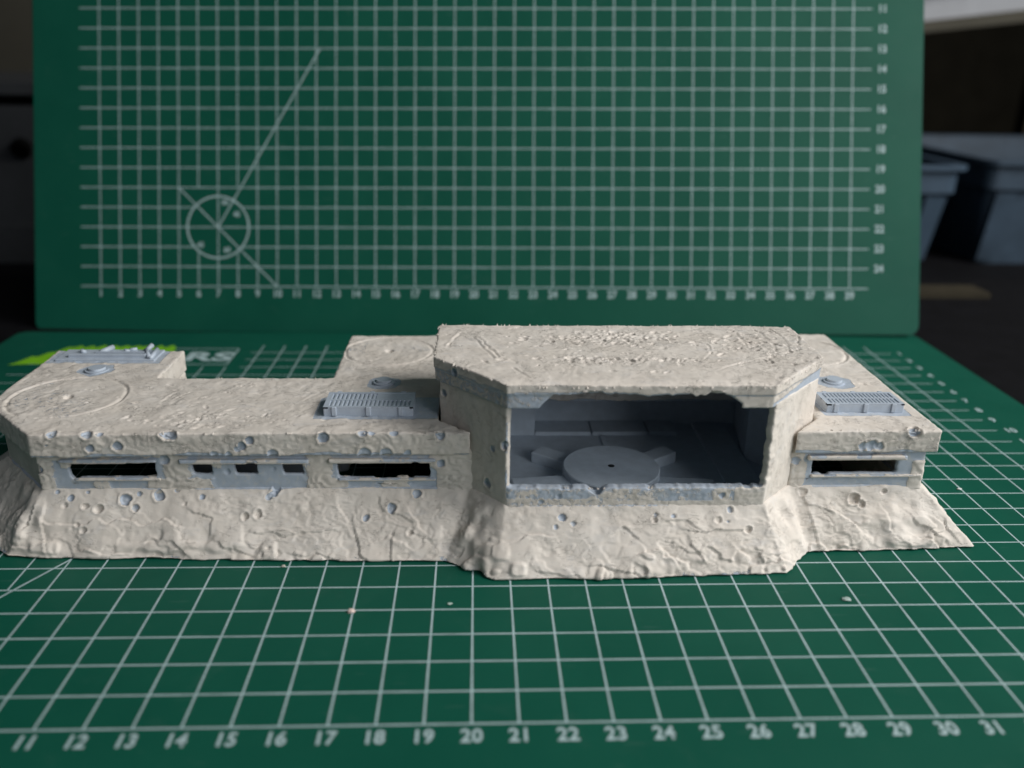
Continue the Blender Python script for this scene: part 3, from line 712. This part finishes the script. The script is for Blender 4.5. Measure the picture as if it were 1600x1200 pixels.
# ---- round caps
def cap(x_, y_, r_):
    o = bpart("roof_cap", mesh_np("roof_cap", *join([disc(x_, y_, r_, 3.34, 3.425, 40), disc(x_, y_, r_ * 0.74, 3.425, 3.49, 40, r_ * 0.70)]), smooth=False), M_PLASTIC)
    return o
cap(7.84, 12.32, 0.36); cap(17.17, 11.24, 0.33); cap(31.66, 11.33, 0.33)

# ---- detailed plate on the rear left corner
pl = bpart("base_plate", bevel_box(6.1, 9.35, 13.22, 14.28, 3.33, 3.43, 0.02), M_PLASTIC)
def rod(ax, ay, az, bx, by, bz, r, n=14):
    a_, b_ = Vector((ax, ay, az)), Vector((bx, by, bz)); d = (b_ - a_).normalized()
    u = d.orthogonal().normalized(); v = d.cross(u)
    A = [a_ + (u * math.cos(2 * math.pi * k / n) + v * math.sin(2 * math.pi * k / n)) * r for k in range(n)]
    return hull([tuple(p) for p in A], [tuple(p + (b_ - a_)) for p in A])
def ppart(name, VF): return link(name, mesh_np(name, *VF), M_PLASTIC, pl)
link("rail", bevel_box(6.45, 9.0, 13.42, 13.56, 3.40, 3.54, 0.02), M_PLASTIC, pl)
link("rail", bevel_box(7.25, 8.95, 13.66, 13.76, 3.40, 3.55, 0.02), M_PLASTIC, pl)
ppart("stub_pipe", rod(7.40, 13.75, 3.50, 7.62, 14.25, 3.52, 0.09))
ppart("stub_pipe", rod(8.15, 14.0, 3.42, 8.18, 14.03, 3.52, 0.10))
ppart("stub_pipe", rod(8.22, 14.1, 3.47, 8.45, 14.2, 3.47, 0.06))
ppart("stub_pipe", rod(6.7, 13.95, 3.42, 6.75, 13.97, 3.52, 0.09))
ppart("brace", rod(9.2, 13.3, 3.45, 9.12, 14.2, 3.47, 0.07))
ppart("brace", rod(9.15, 13.35, 3.47, 8.85, 13.9, 3.54, 0.07))
ppart("brace", rod(8.85, 13.95, 3.5, 8.98, 14.2, 3.62, 0.08))

# ==================================================================== CUTTING MATS
U0, U1, V0, V1 = -2.4, 42.55, -2.35, 27.15
def rounded_rect(x0, x1, y0, y1, r, n=8):
    pts = []
    for cx, cy, a0 in ((x1 - r, y0 + r, -90), (x1 - r, y1 - r, 0), (x0 + r, y1 - r, 90), (x0 + r, y0 + r, 180)):
        for k in range(n + 1):
            a = math.radians(a0 + 90 * k / n)
            pts.append((cx + r * math.cos(a), cy + r * math.sin(a)))
    return pts
LW = 0.046
def strip(x0, y0, x1, y1, w=LW, z=0.004):
    d = Vector((x1 - x0, y1 - y0)).normalized(); n = Vector((-d.y, d.x)) * w / 2
    return [(x0 + n.x, y0 + n.y, z), (x0 - n.x, y0 - n.y, z), (x1 - n.x, y1 - n.y, z), (x1 + n.x, y1 + n.y, z)], [(0, 1, 2, 3)]
def ring(cx, cy, r, w, z, n=72):
    V, F = [], []
    for k in range(n):
        a = 2 * math.pi * k / n
        for rr in (r - w / 2, r + w / 2): V.append((cx + rr * math.cos(a), cy + rr * math.sin(a), z))
    for k in range(n):
        j = (k + 1) % n
        F.append((2 * k, 2 * k + 1, 2 * j + 1, 2 * j))
    return V, F
def grid_strips(logo):
    hs, vs = [], []
    cx, cy, r = 7, 3, 1.56
    for row in range(1, 26):
        v = 25 - row
        segs = [(0, 39.93)]
        if v in (2, 4): segs = [(0, cx - 1.2), (cx + 1.2, 39.93)]
        if v in (22.0, 23.0, 24.0): segs = [(9.6, 39.93)]
        for a, b_ in segs: hs.append(strip(a, v, b_, v, LW, 0.004))
    for u in range(1, 40):
        segs = [(0, 25)]
        if u in (6, 8): segs = [(0, 1.75), (5, 25)]
        if u < 10: segs = [(s, min(e_, 22)) for s, e_ in segs]
        for a, b_ in segs: vs.append(strip(u, a, u, b_, LW, 0.006))
    return hs, vs
def prot():
    cx, cy = 7, 3
    return [ring(cx, cy, 1.56, 0.085, 0.008), strip(cx, cy, 12.2, 12.0, 0.06, 0.010), strip(5, 5, 10, 0, 0.06, 0.012)]
def text_mesh(txt, h, wscale=1.0, bold=0.02):
    c = bpy.data.curves.new('t', 'FONT'); c.body = txt; c.size = h * 1.38
    c.align_x = 'CENTER'; c.align_y = 'CENTER'; c.offset = bold; c.space_character = 1.05; c.resolution_u = 4
    o = bpy.data.objects.new('t', c); col.objects.link(o)
    dg = bpy.context.evaluated_depsgraph_get(); dg.update()
    me = bpy.data.meshes.new_from_object(o.evaluated_get(dg))
    bpy.data.objects.remove(o); bpy.data.curves.remove(c)
    me.transform(Matrix.Diagonal((S * wscale, S, S, 1)))
    me.materials.clear(); me.materials.append(M_LINE)
    return me
num_me = {n: text_mesh(str(n), 0.375, 0.88, 0.014) for n in range(1, 40)}
logo_box = join([strip(6.0, 24.5, 8.95, 24.5, 0.06, 0.008), strip(8.95, 24.5, 8.95, 22.35, 0.06, 0.008), strip(8.95, 22.35, 0.2, 22.35, 0.06, 0.008)])
logo_txt = text_mesh("ARS", 1.15, 1.25, 0.06)
def lime_shape():
    r = random.Random(8)
    pts = [(-0.55, 22.2), (0.4, 22.35), (1.6, 22.3), (3.6, 22.35), (5.6, 22.5), (6.2, 23.1)]
    k = 24
    tops = []
    for i in range(k + 1):
        t = i / k
        x_ = 6.0 - 6.3 * t
        yb = 24.75 if t < 0.75 else 24.75 - (t - 0.75) * 8.0
        tops.append((x_, yb + (0.22 if i % 2 else -0.05) + r.uniform(-.08, .08)))
    poly = pts + tops
    return [(x_, y_, 0.010) for x_, y_ in poly], [tuple(range(len(poly)))]
body_me = None
def build_mat(name, label, mtx, full):
    global body_me
    o = empty(name, label=label, category="cutting mat")
    o.matrix_world = mtx
    if body_me is None:
        body_me = mesh_np("mat_sheet", *prism(rounded_rect(U0, U1, V0, V1, 0.55), -0.29, 0.0), smooth=False)
        bm = bmesh.new(); bm.from_mesh(body_me)
        es = [e_ for e_ in bm.edges if abs(e_.verts[0].co.z) < 1e-6 and abs(e_.verts[1].co.z) < 1e-6]
        bmesh.ops.bevel(bm, geom=es, offset=0.05 * S, segments=2, affect='EDGES'); bm.to_mesh(body_me); bm.free()
        hs, vs = grid_strips(True)
        build_mat.grid = [mesh_np("rows", *join(hs), smooth=False), mesh_np("columns", *join(vs), smooth=False), mesh_np("prot", *join(prot()), smooth=False), mesh_np("logo", *logo_box, smooth=False)]
        build_mat.lime = mesh_np("lime", *lime_shape(), smooth=False)
    link("mat_sheet", body_me, M_MAT, o)
    g = build_mat.grid
    link("row_lines", g[0], M_LINE, o); link("column_lines", g[1], M_LINE, o)
    link("protractor_print", g[2], M_LINE, o)
    if full:
        link("logo_frame", g[3], M_LINE, o)
        lt = link("logo_lettering", logo_txt, None, o); lt.location = (7.2 * S, 23.35 * S, 0.008 * S)
        link("logo_emblem", build_mat.lime, M_LIME, o)
    for n in range(1, 40):
        t_ = link("number", num_me[n], None, o); t_.location = (n * S, -0.36 * S, 0.009 * S)
    for n in range(1, 25):
        t_ = link("number", num_me[n], None, o); t_.location = ((40.2 + (0.14 if n < 10 else 0.26)) * S, (25 - n) * S, 0.009 * S)
    for (tx, px, py) in [("60", 7.35, 4.25), ("45", 7.95, 3.65), ("45", 6.1, 2.1), ("60", 7.45, 1.85)]:
        if tx not in build_mat.cache: build_mat.cache[tx] = text_mesh(tx, 0.26, 0.9, 0.012)
        t_ = link("angle_number", build_mat.cache[tx], None, o); t_.location = (px * S, py * S, 0.011 * S)
    return o
build_mat.cache = {}
build_mat("cutting_mat", "green cutting mat lying flat on the desk under the model bunker", Matrix.Identity(4), True)
# the second mat leans behind
ox, oy, oz, t, yaw, roll = -0.0204, 29.2398, 1.7725, 0.33873, -0.05162, 0.01456
Rm = Matrix.Rotation(yaw, 4, 'Z') @ Matrix.Rotation(math.pi / 2 - t, 4, 'X') @ Matrix.Rotation(roll, 4, 'Z')
build_mat("cutting_mat", "green cutting mat stood upright as a backdrop behind the model bunker", Matrix.Translation(Vector((ox, oy, oz)) * S) @ Rm, True)

# ==================================================================== CRUMBS ON THE MAT
def crumb(name, loc, r, color, label, seed, flat=0.6, cat="crumb"):
    bm = bmesh.new(); bmesh.ops.create_icosphere(bm, subdivisions=2, radius=1)
    rr = random.Random(seed)
    for v in bm.verts:
        k = 1 + rr.uniform(-0.35, 0.35)
        v.co = Vector((v.co.x * r * k * 1.3, v.co.y * r * k, max(v.co.z, -0.5) * r * flat * k + 0.5 * r * flat)) * S
    me = bpy.data.meshes.new(name); bm.to_mesh(me); bm.free()
    m = plain(name + "_surface", color, 0.7, 0.3, 0.2, 8, 0.01, 20)
    o = link(name, me, m, None, label=label, category=cat)
    o.location = Vector((loc[0], loc[1], 0.013)) * S
    return o
crumb("plastic_crumb", (16.96, 3.93), 0.07, (0.72, 0.58, 0.52), "tiny pinkish crumb on a grid crossing in front of the left wing", 1)
crumb("putty_crumb", (29.71, 4.25), 0.09, (0.36, 0.45, 0.42), "pale smear of putty on the mat in front of the right bank", 2, 0.25, "putty crumb")
crumb("plastic_chip", (35.94, 10.27), 0.05, (0.7, 0.72, 0.7), "tiny white chip on the mat at the far right of the bunker", 3, 0.5, "chip")
crumb("putty_crumb", (14.85, 6.0), 0.045, (0.62, 0.58, 0.5), "speck of beige putty close to the foot of the left wing's bank", 6, 0.6, "putty crumb")
crumb("plastic_shaving", (19.42, 4.22), 0.045, (0.5, 0.62, 0.56), "tiny pale shaving on the mat just in front of the tower corner", 4, 0.3, "shaving")

# ==================================================================== DARK ROOM BEHIND (its dimness is put into material colours)
M_DESK = plain("black_desk", (0.004, 0.004, 0.005), 0.75, 0.1, 0.3, 1.0)
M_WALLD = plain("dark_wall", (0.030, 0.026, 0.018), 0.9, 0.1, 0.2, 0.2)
link("desk_top", mesh_np("desk_top", *box(-90, 130, -60, 40, -3.0, -0.3), smooth=False), M_DESK, kind="structure")
link("wall", mesh_np("wall", *box(-260, 420, 190, 195, -80, 260), smooth=False), M_WALLD, kind="structure")
# low table behind the desk carries tubs and a cabinet
link("rear_table_top", mesh_np("rear_table_top", *box(-120, 150, 40.5, 189, -5.0, -3.2), smooth=False), M_DESK, kind="structure")

def tapered_tub(name, x0, x1, y0, y1, z0, z1, inset, label, m):
    o = empty(name, ((x0 + x1) / 2, (y0 + y1) / 2, z0), label=label, category="plastic tub", group="plastic tubs in the dark background")
    cx, cy = (x0 + x1) / 2, (y0 + y1) / 2
    hx, hy, H = (x1 - x0) / 2, (y1 - y0) / 2, z1 - z0
    def rr(hx_, hy_, r): return rounded_rect(-hx_, hx_, -hy_, hy_, r, 5)
    loops = [(rr(hx - inset, hy - inset, 1.0), 0), (rr(hx - 0.5 - inset * 0.15, hy - 0.5 - inset * 0.15, 1.0), H * 0.72), (rr(hx - 0.2, hy - 0.2, 1.0), H * 0.74), (rr(hx - 0.2, hy - 0.2, 1.0), H - 0.02), (rr(hx - 0.5, hy - 0.5, 0.9), H - 0.02), (rr(hx - inset - 0.35, hy - inset - 0.35, 0.8), 0.35)]
    V, F = [], []
    n = len(loops[0][0])
    for pts, z in loops: V += [(x_, y_, z) for x_, y_ in pts]
    for k in range(len(loops) - 1):
        for i in range(n):
            j = (i + 1) % n
            F.append((k * n + i, k * n + j, (k + 1) * n + j, (k + 1) * n + i))
    F.append(tuple(range(n - 1, -1, -1))); F.append(tuple(range(5 * n, 6 * n)))
    link("tub_shell", mesh_np("tub_shell", V, F, smooth=False), m, o)
    A, B = rr(hx + 0.35, hy + 0.35, 1.3), rr(hx - 0.45, hy - 0.45, 0.9)
    V, F = [], []
    for pts, z in ((A, H - 0.25), (A, H + 0.12), (B, H + 0.12), (B, H - 0.25)): V += [(x_, y_, z) for x_, y_ in pts]
    for k in range(4):
        for i in range(n):
            j = (i + 1) % n; l = (k + 1) % 4
            F.append((k * n + i, k * n + j, l * n + j, l * n + i))
    link("tub_rim", mesh_np("tub_rim", V, F, smooth=False), m, o)
    for k in range(5):
        xx = -hx + 2.0 + k * (2 * hx - 4.0) / 4
        V, F = hull([(xx - 1.0, -hy + inset - 0.14, 0.3), (xx + 0.5, -hy + inset - 0.14, 0.3), (xx + 0.5, -hy + inset + 0.2, 0.3), (xx - 1.0, -hy + inset + 0.2, 0.3)],
                    [(xx - 0.7, -hy + 0.42, H * 0.70), (xx + 1.0, -hy + 0.42, H * 0.70), (xx + 1.0, -hy + 0.9, H * 0.70), (xx - 0.7, -hy + 0.9, H * 0.70)])
        link("side_rib", mesh_np("side_rib", V, F, smooth=False), m, o)
    return o
M_TUB = plain("shaded_blue_plastic", (0.050, 0.080, 0.115), 0.4, 0.4, 0.15, 0.3)  # unlit look of the tubs is put into these dark colours
M_TUB2 = plain("shaded_slate_plastic", (0.036, 0.056, 0.080), 0.45, 0.35, 0.3, 0.3)
tapered_tub("storage_tub", 40.5, 60.0, 56, 74, -3.2, 5.1, 1.6, "shade-darkened blue-grey ribbed plastic tub just behind the upright mat's right edge", M_TUB)
tapered_tub("storage_tub", 62.2, 88.0, 56.5, 82, -3.2, 5.5, 1.2, "shade-darkened slate tub cut off by the right edge of the photo", M_TUB2)

def room_thing(name, label, cat, parts, loc=(0, 0, 0)):
    o = empty(name, loc, label=label, category=cat)
    for nm, V, F, m in parts:
        V = [(p[0] - loc[0], p[1] - loc[1], p[2] - loc[2]) for p in V]
        link(nm, mesh_np(nm, V, F, smooth=False), m, o)
    return o
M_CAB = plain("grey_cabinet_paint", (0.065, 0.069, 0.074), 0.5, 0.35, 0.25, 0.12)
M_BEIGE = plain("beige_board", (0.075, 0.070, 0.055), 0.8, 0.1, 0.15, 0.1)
M_BLACK = plain("black_pulls_and_gap_shade", (0.004, 0.004, 0.004), 0.8, 0.1)
M_GREY = plain("grey_sill_paint", (0.34, 0.35, 0.37), 0.6, 0.3, 0.12, 0.15)
room_thing("cabinet", "dark grey cabinet with round pull behind the left edge of the upright mat", "cabinet", [
    ("cabinet_body", *box(-46, -11, 56, 84, -3.2, 8.9), M_CAB),
    ("cabinet_plinth", *box(-46.3, -10.9, 55.5, 56, -3.2, -0.2), M_CAB),
    ("cabinet_lid", *box(-46.5, -10.6, 55.6, 84.4, 9.7, 10.6), M_CAB),
    ("lid_gap_shade", *box(-45.5, -11.4, 56.4, 83.6, 8.9, 9.7), M_BLACK),  # solid black block stands in for the shade under the lid
    ("drawer_pull", *rod(-15.1, 55.5, 5.6, -15.1, 56.1, 5.9, 0.75, 20), M_BLACK),
    ("drawer_pull", *rod(-18.6, 55.5, 5.3, -18.6, 56.1, 5.6, 0.75, 20), M_BLACK)], (-28, 70, -3.2))
room_thing("board", "tall beige board standing in the dark behind the cabinet at top left", "board", [("board_panel", *box(-60, -24.9, 100, 102, -3.2, 60), M_BEIGE)], (-40, 101, -3.2))
room_thing("shelf", "pale grey shelf high in the upper right corner behind the mats", "shelf", [
    ("shelf_board", *hull([(55, 78.2, 15.2), (100, 78.2, 20.6), (100, 100, 20.6), (55, 100, 15.2)], [(55, 78.2, 17.6), (100, 78.2, 24.4), (100, 100, 24.4), (55, 100, 17.6)]), M_GREY),
    ("shelf_lip", *hull([(54.5, 77.4, 14.6), (100.5, 77.4, 19.9), (100.5, 78.18, 19.9), (54.5, 78.18, 14.6)], [(54.5, 77.4, 15.6), (100.5, 77.4, 21.2), (100.5, 78.18, 21.2), (54.5, 78.18, 15.6)]), M_BEIGE),
    ("shelf_cover", *hull([(55, 77.0, 18.0), (100, 77.0, 25.0), (100, 101, 25.0), (55, 101, 18.0)], [(55, 77.6, 19.8), (100, 77.6, 28.0), (100, 101, 28.0), (55, 101, 19.8)]), M_GREY),
    ("shelf_leg", *box(84, 86, 88, 90, -3.2, 19.0), M_WALLD)], (80, 85, -3.2))
M_TAN = plain("dull_tan_wood", (0.030, 0.025, 0.015), 0.7, 0.2, 0.2, 1.0)
room_thing("wooden_strip", "dull tan strip lying on the black desk right of the upright mat", "strip", [("strip_bar", *box(44, 51.2, 35.2, 37.3, -0.29, 0.05), M_TAN)], (47, 36, -0.29))
